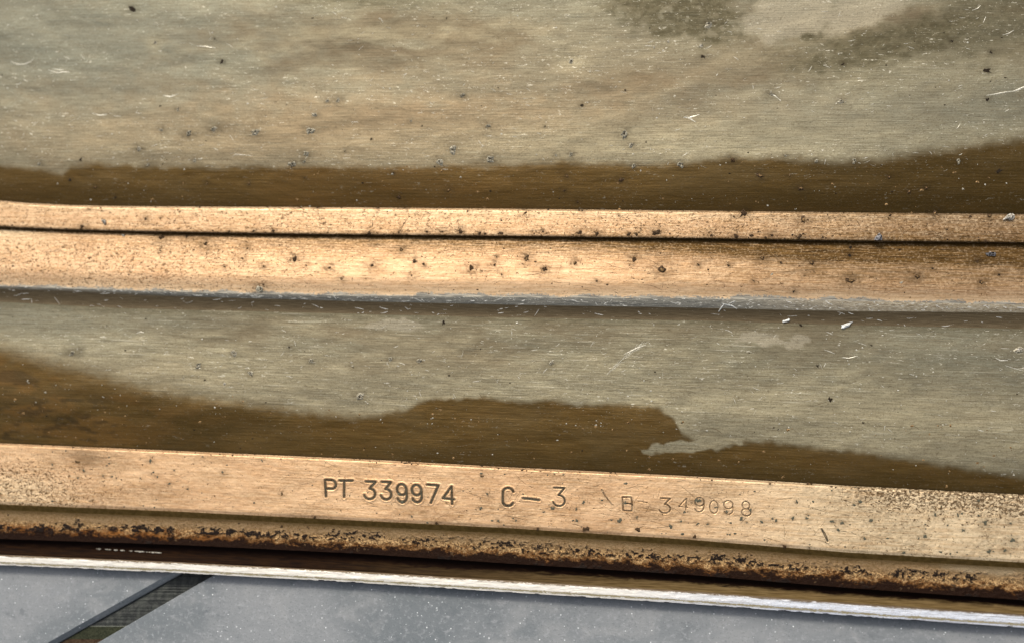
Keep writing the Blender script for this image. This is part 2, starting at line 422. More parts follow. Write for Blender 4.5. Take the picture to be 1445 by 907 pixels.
# ------------------------------------------------------------------ pits and nodules seen in the photograph: x, y, radius, kind
# d black hole, c crater with lifted rim, n black nodule, g brown crust, w pale grit, b blue grey grit, v verdigris spot
PITS = """187,13,5,d 219,60,5,h 313,87,4.2,d 303,55,2,d 477,142,6,c 462,143,5,c 266,189,6.5,c 228,184,5,c 301,183,6,c 360,187,6,c 438,185,6,c
196,210,5.5,c 432,217,5,c 208,233,5,c 413,232,6,c 445,162,4,c 251,155,3,c 275,226,3,c 99,253,3,d 55,231,4.5,c 114,225,3,d 429,228,4,c 351,259,3,g
135,264,3,g 292,259,3,g 430,251,2.2,d 163,278,2.2,d 652,135,5,c 806,87,4.5,h 821,149,3,d 630,26,2.2,d 639,212,6,c 620,229,5.5,c 692,225,6.5,c
881,189,6.5,c 806,218,5,c 784,219,3,c 891,205,4,c 769,179,2,d 882,128,2.2,d 580,171,3,c 688,178,4,c 563,278,4,n 555,244,3.4,n 633,269,5,g 796,269,4.5,n
877,254,4.5,n 800,249,4,g 894,235,4,c 960,232,5.5,c 524,197,2,d 487,214,2,d 815,285,3,n 923,67,4,w 943,59,3,w 992,80,4.5,d 1088,133,6,c 1187,143,4,c
1189,91,3,d 1393,100,5.5,d 1394,141,3.4,d 1034,226,7,n 1109,220,3,c 1206,227,4,c 1152,228,3,c 1073,248,5.5,g 1114,248,3,g 1130,266,5,g 1307,265,5,g
1359,267,3,w 1353,227,3.4,c 1000,34,5,c 989,65,4,w 1410,241,4,d 1343,58,3,d 1398,74,3,d 1283,270,3,g 1255,250,3,g
127,296,2.2,n 205,309,4.2,n 116,320,5,n 424,294,3,n 448,294,4,n 323,327,2.4,n 358,326,2.6,n 385,326,3.4,n 534,294,3.2,n 571,294,3.4,n 742,300,4.2,n
821,298,3.2,n 873,305,2.2,n 521,329,4,n 563,328,4.2,n 603,327,4.4,n 624,327,5.2,n 649,327,5.4,n 677,329,4,n 707,329,3.4,n 766,327,3.2,n 754,330,3.2,n
818,329,5.4,n 842,330,6,n 887,331,4.4,n 898,331,4.4,n 926,328,6.4,n 1049,301,6.5,n 1036,306,3,g 1134,311,6,g 1004,332,4.4,n 1038,333,4.6,n 1089,332,5.6,n
1128,334,4.4,n 1161,335,3,n 1256,304,3,n 1319,302,6,g 1397,305,4,g 1336,324,2.2,n
228,335,6.2,n 263,334,4.2,n 290,344,6.6,n 226,354,2.2,d 341,365,4,g 349,350,3,g 416,365,5,n 372,376,3,n 432,375,3,n 465,378,4.4,n 368,408,6.4,c
317,377,2.2,d 482,393,3,g 525,375,5.4,n 581,389,3.2,n 567,353,4,g 585,369,4.4,n 598,373,3.2,n 665,379,6,n 698,374,5.2,n 701,363,2,d 769,380,6.6,n
743,366,5,g 811,371,4,g 842,397,2.2,d 895,367,5,n 934,382,8,g 680,383,3,g 708,388,2.2,d 1075,364,4.4,g 1145,371,6.4,g 1089,387,3,w 1201,396,6.4,g
1120,411,2.4,d 1272,399,3,w 1294,390,5,g 1385,399,4.2,g 1199,361,3,d 1200,350,2.4,d 1316,379,2.2,d 1064,397,2.2,d 986,374,3.2,d 1028,375,2.2,d
1102,371,2.2,d 1379,369,4.2,n 1410,388,2.4,d
408,490,3,d 330,498,4.4,c 353,526,4.4,c 439,509,4.4,c 280,515,5,c 102,498,5,c 289,536,2,d 317,541,3,w 39,537,3,w 64,553,2.2,w 551,506,4.2,c
591,509,5,c 496,511,3,w 508,560,6,c 778,512,5,c 626,455,3,d 1230,487,2.4,d 1154,516,2.4,d 1171,563,3.4,d 1130,459,2.4,d 1438,492,6,w
110,651,4,g 110,674,3.4,v 146,671,3.4,v 158,672,2.4,v 164,674,2.2,v 74,655,3,v 118,663,3.2,v 198,674,2.2,v 214,668,2.4,v 222,672,3,v 212,650,4,v
246,663,2.2,v 314,666,4.2,v 370,650,3.4,v 265,689,2.4,v 239,682,3,v 398,696,4,g 444,729,4,n 568,708,4.2,v 678,717,3.2,v 688,697,3.4,v 681,671,3,g
616,737,4.2,n 581,728,3,v 703,734,3,v 728,734,3,v 780,717,5,v 767,722,2.4,v 759,746,4.2,n 813,718,4.2,v 823,709,4,v 814,734,4.2,v 827,746,5,n
875,734,5,v 899,729,4.2,v 901,747,4.2,n 966,722,5.2,v 946,742,4,v 961,735,4.2,v 882,709,5.4,v 986,706,5.6,v 1011,715,4.2,v 1026,722,5,v 1059,719,4.2,v
1046,731,4.2,v 1075,736,5.2,v 1054,737,2.4,v 998,739,4,v 985,738,3.2,v 980,757,4.2,n 1022,765,4.2,n 1090,731,3,v 1095,734,3,v 1119,731,3.2,v 1139,731,5.2,v
1175,735,4.2,v 1189,737,4.2,v 1183,747,4.2,v 1220,759,4.2,v 1229,734,4.2,v 1214,707,5,v 1208,688,4,v 1125,708,3.2,v 1390,736,6.4,v 1429,762,6.2,v
1396,777,4.2,v 1418,776,4.2,v 1305,756,4.2,v 1320,726,3.2,v 1352,727,3.2,v 1358,724,3,v 1426,738,4,v 1360,748,3,v 1337,741,2.4,v 1381,706,4,v
1086,682,3,g 1142,683,5,g 1106,770,4,n 1142,772,3,n"""
PITS = [(float(a), float(b), float(c), d) for a, b, c, d in (s.split(',') for s in PITS.split())]

# ------------------------------------------------------------------ stamped characters (stroke font in a unit cell)
def arc(cx, cy, rx, ry, a0, a1, n=12):
    return [(cx + rx * math.cos(math.radians(a0 + (a1 - a0) * i / n)), cy + ry * math.sin(math.radians(a0 + (a1 - a0) * i / n))) for i in range(n + 1)]
GL = {'P': [[(0, 1), (0, 0), (.6, 0)] + arc(.6, .26, .4, .26, -90, 90, 8) + [(0, .52)]],
      'T': [[(0, .02), (1, 0)], [(.36, 0), (.32, 1)]],
      '3': [[(.05, 0), (.95, 0), (.42, .4)] + arc(.45, .7, .5, .3, -75, 165, 12)],
      '9': [arc(.5, .3, .46, .3, 0, 360, 18), [(.96, .3), (.96, .62)] + arc(.5, .68, .46, .32, 0, 160, 10)],
      '7': [[(0, 0), (1, .03), (.3, 1)]],
      '4': [[(.8, 1), (.8, 0), (0, .68), (1, .74)]],
      'C': [arc(.55, .25, .45, .25, -10, -170, 9) + arc(.55, .75, .45, .25, 170, 20, 9)],
      '-': [[(0, .4), (.5, .5), (1, .7)]],
      'B': [[(0, 0), (0, 1), (.9, 1), (.95, .5), (0, .45)], [(.95, .5), (.9, 0), (0, 0)]],
      '8': [arc(.5, .26, .38, .26, 0, 360, 16), arc(.5, .75, .48, .25, 0, 360, 16)],
      '0': [arc(.5, .5, .45, .5, 0, 360, 20)],
      '1': [[(0, .5), (1, .55)], [(.55, 0), (.6, 1)]]}
CHARS = [('P', 459.5, 474.5, 676.5, 700, 1), ('T', 479.5, 498, 677.5, 701.5, 1), ('3', 515, 530.5, 678.5, 703.5, 1), ('3', 538, 553, 680, 705, 1),
         ('9', 560, 574.5, 682.5, 708.5, 1), ('9', 581, 595.5, 683, 707.5, 1), ('7', 603, 619, 684, 709, 1), ('4', 625, 641, 686, 710.5, 1),
         ('C', 708, 724.5, 688.5, 713.5, 1), ('-', 738, 761, 699, 706, 1), ('3', 781, 798, 688, 714, .8),
         ('B', 879, 893, 701.5, 721, .7), ('-', 900, 914, 705, 711, .45), ('3', 931, 947, 702, 723, .62), ('4', 958, 971, 702, 720, .5),
         ('9', 980, 994, 702, 722, .62), ('0', 1001, 1014, 706, 724, .5), ('9', 1021, 1035, 706, 725, .5), ('8', 1046, 1060, 707, 727, .55)]
def char_strokes(ch, x0, x1, y0, y1):
    out = []
    rr = random.Random(int(x0 * 7)); tilt = rr.uniform(-.07, .07); dy = rr.uniform(-.8, .8); y0 += dy; y1 += dy + rr.uniform(-.6, .6)
    for st in GL[ch]:
        p = np.array([(x0 + u * (x1 - x0) + tilt * (v - .5) * (y1 - y0), y0 + v * (y1 - y0) + .03 * u * (x1 - x0)) for u, v in st])
        q = [p[0]]
        for a, b in zip(p[:-1], p[1:]):
            n = max(1, int(np.hypot(*(b - a)) / 2.2))
            for k in range(1, n + 1): q.append(a + (b - a) * k / n)
        out.append(np.array(q))
    return out
ALLSTROKES = []
for ch, x0, x1, y0, y1, w in CHARS:
    for s in char_strokes(ch, x0, x1, y0, y1): ALLSTROKES.append((s, w))
slit = np.array([(849, 690), (853, 698), (859, 706), (864, 712)], float)
slit2 = np.array([(1159.5, 746), (1163, 752), (1166, 758), (1168, 763)], float)
ALLSTROKES += [(slit, .6), (slit2, .8)]

def groove(px, py):
    d = np.full(px.shape, 99.)
    for s, w in ALLSTROKES:
        x0, y0 = s.min(0) - 6; x1, y1 = s.max(0) + 6
        ii = np.where((px > x0) & (px < x1) & (py > y0) & (py < y1))
        if len(ii[0]) == 0: continue
        X = px[ii]; Y = py[ii]; b = d[ii]
        for a, c in zip(s[:-1], s[1:]):
            v = c - a; L = v @ v
            t = np.clip(((X - a[0]) * v[0] + (Y - a[1]) * v[1]) / max(L, 1e-9), 0, 1)
            b = np.minimum(b, np.hypot(X - a[0] - t * v[0], Y - a[1] - t * v[1]) / max(.3, w ** 1.5))
        d[ii] = b
    return d

# ------------------------------------------------------------------ the moulding
root = bpy.data.objects.new('metal_moulding', None)
root.empty_display_size = .02
root.location = (0, 0, -6.9 * MM)
link(root)
root['label'] = 'stepped copper moulding strip with stamped part number and bright filed edge'
root['category'] = 'moulding'

def columns(step):
    mid = np.arange(-40, 1486, step)
    return np.concatenate([np.linspace(-1100, -40 - step, 24), mid, np.linspace(1485 + step, 2300, 24)])
def halo(px, py, scale=1.0, kinds='cnghdv', amp=.75):
    h = np.zeros_like(px)
    for x, y, r, k in PITS:
        if k not in kinds: continue
        R = r * 2.2 * scale
        ii = np.where((abs(px - x) < 2.5 * R) & (abs(py - y) < 2.5 * R))
        if len(ii[0]) == 0: continue
        d2 = ((px[ii] - x) / 1.25) ** 2 + (py[ii] - y) ** 2
        h[ii] = np.maximum(h[ii], np.clip(amp * np.exp(-d2 / (R * R) * 1.4) * (.1 + 1.5 * vnoise(px[ii] / 3.2, py[ii] / 1.7, 5) * vnoise(px[ii] / 1.6, py[ii] / 3.0, 6) ** .5), 0, .9))
    return h
def grid(name, rows, step, mat, fn=None, skirt=False):
    a, b, zf = SEG[name]
    cols = columns(step)
    tt = np.asarray(rows, float)
    PX = np.repeat(cols[None, :], len(tt), 0)
    ya, yb = a(cols), b(cols)
    T = np.repeat(tt[:, None], len(cols), 1)
    PY = ya[None] + T * (yb - ya)[None]
    Z = zf(T, PY - ya[None], yb[None] - PY)
    attrs = {'t': T.copy()}
    if fn:
        dz, at = fn(PX, PY, T)
        if dz is not None: Z = Z + dz
        attrs.update(at)
    V = unproject(PX, PY, Z)
    # end walls: drop the outermost columns to the bench
    V[:, 0, 2] = -6.88; V[:, -1, 2] = -6.88
    if skirt: V[0, :, 2] = -6.88
    nr, nc = PX.shape
    i = np.arange(nr * nc).reshape(nr, nc)
    Q = np.stack([i[:-1, :-1], i[1:, :-1], i[1:, 1:], i[:-1, 1:]], -1).reshape(-1, 4)
    me = mesh_np(name, V.reshape(-1, 3), Q, [mat], {k: np.broadcast_to(v, PX.shape).ravel() for k, v in attrs.items()})
    return obj(name, me, root)

sky_sheen_u = pl([(0, 233), (55, 239), (88, 249), (100, 237), (140, 232), (250, 236), (500, 235.5), (620, 236.5), (720, 234), (760, 230), (800, 228), (900, 232),
             (945, 229), (985, 228), (1010, 222), (1030, 219), (1060, 222), (1120, 226), (1200, 229), (1250, 222), (1350, 208), (1445, 193)])  # lower limit of the painted sky reflection, upper sheet
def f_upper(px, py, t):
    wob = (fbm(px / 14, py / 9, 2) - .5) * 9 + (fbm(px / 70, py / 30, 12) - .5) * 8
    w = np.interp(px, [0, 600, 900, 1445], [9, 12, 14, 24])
    sky_sheen = 1 - sstep(-1, 1, (py - sky_sheen_u(px) - wob) / w)
    # darker patches of the painted reflection near the top of the frame
    dk = np.maximum.reduce([1.1 * blob(px, py, 965, 16, 98, 40, .22, 3, .6, .4), .75 * blob(px, py, 500, -6, 110, 17, .05, 4, .4, .6),
                            1.1 * blob(px, py, 1160, 38, 36, 13, -.5, 5, .4, .25), 1.0 * blob(px, py, 1270, 56, 150, 27, -.24, 6, .5, .4),
                            .8 * blob(px, py, 1400, 25, 110, 50, -.4, 8, .4, .5), .5 * blob(px, py, 1175, 85, 90, 32, .1, 9, .5, .7)])
    lt = np.maximum(blob(px, py, 1115, 22, 68, 34, -.35, 12, .35, .2), blob(px, py, 1235, 5, 80, 26, -.42, 13, .3, .2))
    spots = sstep(.58, .66, fbm(px / 11, py / 9, 25)) * sstep(.3, .8, blob(px, py, 965, 20, 95, 42, .25, 3, .5, .5))
    dim = np.clip(.9 * dk * (1 - lt) * (1 - .75 * spots), 0, .9)
    tone = np.maximum.reduce([.8 * blob(px, py, 1330, 100, 170, 36, -.12, 14, .5, .9), .6 * blob(px, py, 806, 87, 22, 14, 0, 1, .2, .8),
                              .55 * blob(px, py, 900, 205, 420, 28, -.02, 15, .4, 1.0), .35 * blob(px, py, 150, 190, 240, 45, .05, 16, .4, .9),
                              .5 * blob(px, py, 540, 45, 140, 12, 0, 17, .6, .8), .55 * blob(px, py, 219, 58, 14, 11, 0, 1, .2, .7)])
    tone = tone + .7 * lt + .5 * blob(px, py, 1080, 190, 330, 40, 0, 24, .5, .9)
    rust = .55 * sstep(330, 420, px) * (1 - sstep(650, 900, px)) * fbm(px / 60, py / 10, 22) + .25 * sstep(60, 0, e1(px) - py) * fbm(px / 80, py / 8, 23)
    ln = .5 * sstep(4, 0, e1(px) - py)
    st = np.maximum(halo(px, py, .8, 'cngdv', .62), ln * .8)
    return dent('upper_panel', px, py), dict(brush=.25 + .25 * sstep(120, 220, py), sky_sheen=sky_sheen, tone=np.clip(.6 * tone + .3 * np.exp(-np.clip(sky_sheen_u(px) - py, 0, 200) / 22.), 0, .9), patch=.75 * lt, stain=st, rust=np.clip(rust, 0, .7), dim=dim, deep=np.clip(.55 * sstep(45, 5, e1(px) - py) + .55 * sstep(850, 1400, px), 0, .9),
        warm=np.clip(.9 * blob(px, py, 520, 200, 560, 62, .02, 18, .4, .9) + .35 * blob(px, py, 900, 110, 300, 60, 0, 20, .4, .9), 0, .9),
        cool=np.clip(.8 * blob(px, py, 60, 60, 260, 90, 0, 19, .5, .9) + .6 * blob(px, py, 1250, 170, 330, 60, -.1, 21, .5, .9), 0, .9))

sky_sheen_l = pl([(0, 487), (60, 508), (130, 524), (200, 545), (300, 562), (420, 579), (500, 587), (540, 583), (575, 577), (590, 567), (620, 563), (690, 560),
             (730, 567), (780, 563), (810, 572), (870, 569), (930, 574), (952, 592), (962, 612), (1010, 634), (1040, 623), (1080, 622), (1120, 627), (1200, 636), (1300, 650), (1445, 672)])  # lower limit of the painted sky reflection, lower sheet
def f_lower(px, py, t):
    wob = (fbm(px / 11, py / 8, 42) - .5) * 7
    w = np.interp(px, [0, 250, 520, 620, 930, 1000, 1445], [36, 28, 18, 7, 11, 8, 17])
    sky_sheen = 1 - sstep(-1, 1, (py - sky_sheen_l(px) - wob) / w)
    sky_sheen = np.maximum(sky_sheen, blob(px, py, 975, 629, 56, 8, -.08, 44, .95, .35))
    sky_sheen = sky_sheen * (1 - .0 * t)
    tone = np.maximum.reduce([.7 * blob(px, py, 380, 535, 330, 38, .2, 51, .4, .9), .5 * blob(px, py, 760, 540, 260, 26, .0, 52, .5, .9),
                              1.0 * blob(px, py, 1260, 590, 360, 52, .09, 53, .5, .9), 1.15 * blob(px, py, 985, 628, 60, 14, -.06, 44, .5, .6)])
    patch = np.maximum.reduce([blob(px, py, 558, 459, 40, 9, .05, 61, .9, .12), blob(px, py, 1068, 480, 30, 9, 0, 62, 1.4, .12), blob(px, py, 1128, 482, 15, 10, 0, 63, 1.4, .12)]) * .8
    pocket = .45 * blob(px, py, 1010, 500, 420, 30, .05, 66, .6, .8)
    sky_sheen = sky_sheen + 0
    rust = .55 * (1 - sstep(80, 420, px)) * sstep(.42, .66, fbm(px / 45, py / 14, 71)) * sstep(5, 25, py - sky_sheen_l(px)) + .12 * sstep(.5, .7, fbm(px / 40, py / 12, 72))
    st = np.maximum(halo(px, py, .7, 'cngdv', .55), .55 * sstep(4, 0, e5(px) - py))
    st = np.maximum(st, .55 * sstep(.55, .72, fbm(px / 14, py / 5, 73)) * (1 - sstep(120, 330, px)) * sstep(20, 50, py - sky_sheen_l(px)))
    st = np.maximum(st, .45 * blob(px, py, 102, 497, 20, 7, -.2, 74, .5, .6))
    st = np.maximum(st, .5 * blob(px, py, 20, 532, 32, 9, .15, 75, .4, .2))
    return dent('lower_panel', px, py), dict(brush=.5 + .5 * fbm(px / 160, py / 35, 57), sky_sheen=sky_sheen, tone=np.clip(.12 + .8 * tone + .4 * np.exp(-np.clip(sky_sheen_l(px) - py, 0, 200) / 26.), 0, .9), patch=patch, stain=st, rust=np.clip(rust, 0, .9), dim=np.clip(.35 * pocket + .5 * sstep(14, 0, py - e4(px)), 0, .6),
        deep=np.clip(.5 * sstep(40, 4, e5(px) - py) * sstep(300, 900, px) + .45 * sstep(.42, .62, fbm(px / 120, py / 30, 76)) * (1 - sstep(300, 560, px)) + .35 * sstep(8, 0, py - sky_sheen_l(px)) * sstep(500, 620, px), 0, .8),
        warm=np.clip(.55 * blob(px, py, 420, 560, 420, 30, .15, 54, .4, .9), 0, .8), cool=np.clip(.85 * blob(px, py, 40, 455, 150, 36, .1, 55, .4, .9) + .4 * blob(px, py, 1330, 520, 240, 50, 0, 56, .5, .9), 0, .9))

def f_ledge(px, py, t):
    gr = np.maximum(.7 * sstep(.93, 1.0, t), .35 * sstep(.16, .0, t))
    gr = np.maximum(gr, .5 * sstep(1000, 1400, px) * fbm(px / 30, py / 6, 81))
    return (fbm(px / 9, py / 6, 33) - .5) * .03, dict(shade_grime=gr, pitting=.35 + .3 * fbm(px / 60, py / 20, 82), stain=halo(px, py, .8), tone=.10 + .5 * sstep(850, 1350, px) + .16 * sstep(.4, 1, t), pale=.35 * sstep(.5, .1, t))
def f_bead(px, py, t):
    top = sstep(.45, 0, t)
    shade = np.interp(px, [0, 200, 420, 700, 1000, 1250, 1445], [.25, .45, .72, .85, .95, 1.0, 1.0])
    tone = np.clip(shade * (.95 * top ** .8 + sstep(760, 1250, px) * .66 * sstep(1.05, .5, t)), 0, .95)  # dark reflection and step shade painted into the top and right
    gr = np.maximum(.95 * sstep(.10, .0, t), .45 * shade * sstep(.32, .0, t))  # darkened under the ledge step, painted shade with some dirt
    pit = np.clip(.5 * (1 - sstep(150, 620, px)) * sstep(.05, .3, t) + .2, 0, 1)
    pale = np.clip(.8 * (1 - sstep(0, 120, px)) * sstep(.4, 0, t) + .4 * sstep(.75, 1.0, t), 0, 1)
    return (fbm(px / 7, py / 5, 34) - .5) * .04, dict(shade_grime=gr, pitting=pit, stain=halo(px, py, 1.1), tone=tone, pale=pale, edge=sstep(.90, 1.02, t + .10 * (fbm(px / 25, px * 0, 83) - .5)))
def f_rim(px, py, t):
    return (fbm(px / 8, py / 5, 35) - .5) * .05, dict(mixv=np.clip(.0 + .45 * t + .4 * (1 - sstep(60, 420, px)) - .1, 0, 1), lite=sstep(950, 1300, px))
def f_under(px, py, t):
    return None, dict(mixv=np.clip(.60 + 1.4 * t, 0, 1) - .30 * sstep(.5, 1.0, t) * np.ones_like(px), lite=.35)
def f_flange(px, py, t):
    d = groove(px, py)
    cut = -.16 * (1 - sstep(.6, 2.1, d)) + .05 * np.exp(-((d - 3.0) / .9) ** 2)
    gr = np.maximum(.38 * sstep(.95, 1.0, t), .3 * sstep(.07, .0, t))
    pit = np.clip(.8 * (1 - sstep(60, 220, px)) * sstep(.1, .7, t + .2 * (1 - sstep(0, 120, px))) + 1.3 * sstep(1140, 1300, px) * sstep(.5, .05, t) + .28 * sstep(1000, 1300, px) + .15, 0, 1.3)
    st = np.maximum(halo(px, py, .62, 'vng', .55), .5 * (1 - sstep(1.0, 2.4, d)))
    st = np.maximum(st, .4 * blob(px, py, 120, 645, 24, 12, .3, 92, .4, .8))
    pale = np.clip(sstep(850, 1280, px) * .97, 0, 1)
    pale = np.maximum(pale, .6 * (1 - sstep(0, 150, px)) * sstep(.4, .7, t))
    dz = cut + (fbm(px / 6, py / 5, 36) - .5) * .035 * (1 + 1.5 * np.minimum(pit, 1))
    return dz, dict(shade_grime=gr, pitting=pit, stain=st, tone=.25 * sstep(.35, .7, fbm(px / 70, py / 25, 93)), pale=pale)
def f_reb(px, py, t):
    line = np.interp(px, [0, 200, 500, 800, 1100, 1445], [.62, .5, .42, .45, .42, .4])
    n = np.where(px > 420, fbm(px / 3.6, py / 2.8, 95, 3), fbm(px / 6.5, py / 4.5, 94, 3)); big = fbm(px / 38, py / 12, 96)
    cr = 1.15 * np.exp(-((t - line + .3 * (big - .5)) / .26) ** 2) * sstep(.38, .58, n) * sstep(.25, .48, big)
    cr = np.maximum(cr, sstep(.74, 1, t + .22 * (n - .5)) * sstep(.55, .72, fbm(px / 22, py / 30, 97)))
    for x, y, rx, ry in ((97, 748, 17, 8), (45, 752, 10, 5), (150, 745, 12, 4), (815, 802, 12, 6), (860, 808, 18, 4), (905, 812, 14, 3.5), (240, 752, 5, 8), (75, 740, 5, 9), (110, 742, 6, 9)):
        cr = np.maximum(cr, .95 * blob(px, py, x, y, rx, ry, .1, int(x), 1.3, .5) * sstep(.25, .55, fbm(px / 6, py / 5, int(x) + 3)))
    rust = np.clip((1 - sstep(200, 420, px)) * 1.0 * sstep(.35, .75, t) * sstep(.35, .6, fbm(px / 30, py / 9, 98)) + .7 * sstep(.74, .98, t), 0, 1)
    pale = .8 * blob(px, py, 1400, 800, 60, 9, .04, 99, .5, .5)
    dz = .22 * sstep(.3, .8, cr) * n + (fbm(px / 4, py / 3.5, 37) - .5) * .12 * sstep(.25, .5, t)
    return dz, dict(crust=cr, rust=rust, pale=pale)
def f_chan(px, py, t):
    return (fbm(px / 9, py / 4, 38) - .5) * .15, dict(rust=sstep(420, 1100, px))
def f_lip(px, py, t):
    return (fbm(px / 9, py / 3, 39) - .5) * .08, dict(blue=sstep(800, 1150, px))

R = np.linspace
parts = {}
a_rows = np.concatenate([R(0, .56, 12)[:-1], R(.56, 1, 150)])
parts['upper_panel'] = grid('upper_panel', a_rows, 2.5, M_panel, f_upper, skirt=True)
parts['upper_ledge'] = grid('upper_ledge', np.concatenate([R(0, .12, 5)[:-1], R(.12, .84, 13)[:-1], R(.84, 1, 7)]), 2, M_cop, f_ledge)
parts['rolled_bead'] = grid('rolled_bead', R(0, 1, 42), 2, M_cop, f_bead)
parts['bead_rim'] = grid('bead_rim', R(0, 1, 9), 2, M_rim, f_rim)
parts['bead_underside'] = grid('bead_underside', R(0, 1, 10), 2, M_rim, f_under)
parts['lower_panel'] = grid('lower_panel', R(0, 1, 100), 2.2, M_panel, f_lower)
parts['stamped_flange'] = grid('stamped_flange', R(0, 1, 96), .9, M_cop, f_flange)
parts['rebate'] = grid('rebate', R(0, 1, 48), 1.0, M_reb, f_reb)
parts['dark_channel'] = grid('dark_channel', R(0, 1, 16), 2, M_chan, f_chan)
parts['edge_lip'] = grid('edge_lip', R(0, 1, 16), 2, M_lip, f_lip)

def strip_mesh(name, lines, step, mat, parent):
    """joins successive (fold line, height) pairs: the little risers between the parts"""
    cols = columns(step)
    V = np.stack([unproject(cols, l(cols), np.full_like(cols, z) if np.isscalar(z) else z(cols)) + np.array([0, off, 0]) for l, z, off in lines], 0)
    nr, nc = V.shape[:2]
    i = np.arange(nr * nc).reshape(nr, nc)
    Q = np.stack([i[:-1, :-1], i[1:, :-1], i[1:, 1:], i[:-1, 1:]], -1).reshape(-1, 4)
    T = np.repeat(np.linspace(0, 1, nr)[:, None], nc, 1)
    me = mesh_np(name, V.reshape(-1, 3), Q, [mat], {'t': T.ravel(), 'shade_grime': np.full(nr * nc, .7), 'stain': np.full(nr * nc, .1)})
    return obj(name, me, parent)
def zl(name, end):
    return lambda x: seg_z(name, x, SEG[name][end](x))
strip_mesh('ledge_riser', [(e2, zl('upper_ledge', 1), 0), (f(e2, .5), -1.8, 0), (f(e2, 1.0), -2.05, 0), (f(e2, GAP), zl('rolled_bead', 0), 0)], 3, M_cop, parts['upper_ledge'])
M_riser = simple('olive brown step shade', (.085, .050, .011), (.13, .080, .022), .6, .2, 1.2, .03)  # soft brown shadow of the step, put into the riser colour
strip_mesh('flange_riser', [(e6, zl('stamped_flange', 1), 0), (f(e6, 2.5), -4.12, 0), (f(e6, 5), -4.45, 0), (f(e6, STEP), zl('rebate', 0), 0)], 3, M_riser, parts['stamped_flange'])
strip_mesh('channel_side', [(e7, zl('rebate', 1), 0), (e7, zl('dark_channel', 0), 0)], 3, M_chan, parts['dark_channel'])
strip_mesh('lip_side', [(e8, zl('dark_channel', 1), 0), (e8, zl('edge_lip', 0), 0)], 3, M_chan, parts['edge_lip'])
strip_mesh('lip_underside', [(e9, zl('edge_lip', 1), 0), (e9, zl('edge_lip', 1), .12), (e9, -5.7, .5), (e9, -5.9, 1.3), (e9, -6.88, 1.4)], 3, M_chan, parts['edge_lip'])

# ------------------------------------------------------------------ pits, crusts and nodules
def lump(kind, seed):
    """unit-radius low crust; ring craters have a dark centre"""
    r = random.Random(seed)
    n = 10
    rings = {'c': [(0, .02), (.26, .06), (.62, .5), (1.15, -.08)], 'd': [(0, .14), (.55, .12), (.85, .08), (1.05, -.06)], 'h': [(0, .05), (.5, .06), (.75, .40), (1.3, -.06)]}.get(
        kind, [(0, .62), (.45, .58), (.82, .33), (1.05, -.12)])
    V = [(0, 0, rings[0][1])]
    ex = r.uniform(.8, 1.25)
    ra = r.uniform(0, 3.14)
    jag = [r.uniform(.5, 1.45) for _ in range(n)]
    for k, (rad, z) in enumerate(rings[1:]):
        for i in range(n):
            a = 2 * math.pi * i / n + r.uniform(-.2, .2)
            j = jag[i] * r.uniform(.85, 1.15)
            x, y = rad * j * math.cos(a) * ex, rad * j * math.sin(a) / ex
            x, y = x * math.cos(ra) - y * math.sin(ra), x * math.sin(ra) + y * math.cos(ra)
            V.append((x, y, z * r.uniform(.6, 1.4) if z > 0 else z))
    F_, mi = [], []
    for i in range(n): F_.append((0, 1 + i, 1 + (i + 1) % n)); mi.append(0)
    for k in range(2):
        for i in range(n):
            a, b = 1 + k * n + i, 1 + k * n + (i + 1) % n
            F_.append((a, a + n, b + n)); mi.append(1); F_.append((a, b + n, b)); mi.append(1)
    return V, F_, mi
KM = {'c': (M_hole, M_ring), 'h': (M_hole, M_ring), 'd': (M_hole, M_hole), 'n': (M_nod, M_nod), 'g': (M_gold, M_nod), 'w': (M_pale, M_ring), 'b': (M_blue, M_nod), 'v': (M_green, M_green)}
KN = {'c': 'crater', 'h': 'crater', 'd': 'pit', 'n': 'dark_nodule', 'g': 'brown_crust', 'w': 'pale_spot', 'b': 'nodule', 'v': 'verdigris_spot'}  # the dark nodules along the ledge are loose grit crumbs, built as parts
shared = {}
for k in KM:
    for s in range(7):
        V, F_, mi = lump(k, hash((ord(k), s)) & 0xffff)
        shared[k, s] = mesh_np(KN[k], np.array(V), np.array(F_), KM[k], None, k in 'v', mi)
def surf_point(px, py):
    n = seg_at(px, py)
    z = float(seg_z(n, np.array(px), np.array(py)))
    return n, unproject(px, py, z)
PXMM = .1255
for i, (x, y, r, k) in enumerate(PITS):
    n, p = surf_point(x, y)
    o = bpy.data.objects.new(KN[k], shared[k, i % 7])
    s = r * PXMM * random.choice((.65, .8, .95, 1.05)) * {'v': .58, 'c': .82, 'n': .62, 'g': .66}.get(k, .82)
    o.location = Vector(p) * MM
    h = {'n': .85, 'g': .7, 'v': .25, 'c': .8}.get(k, .6)
    o.scale = (s * random.uniform(.9, 1.25), s, s * h)
    o.rotation_euler = (0, 0, random.uniform(0, 6.28))
    link(o, parts[n])

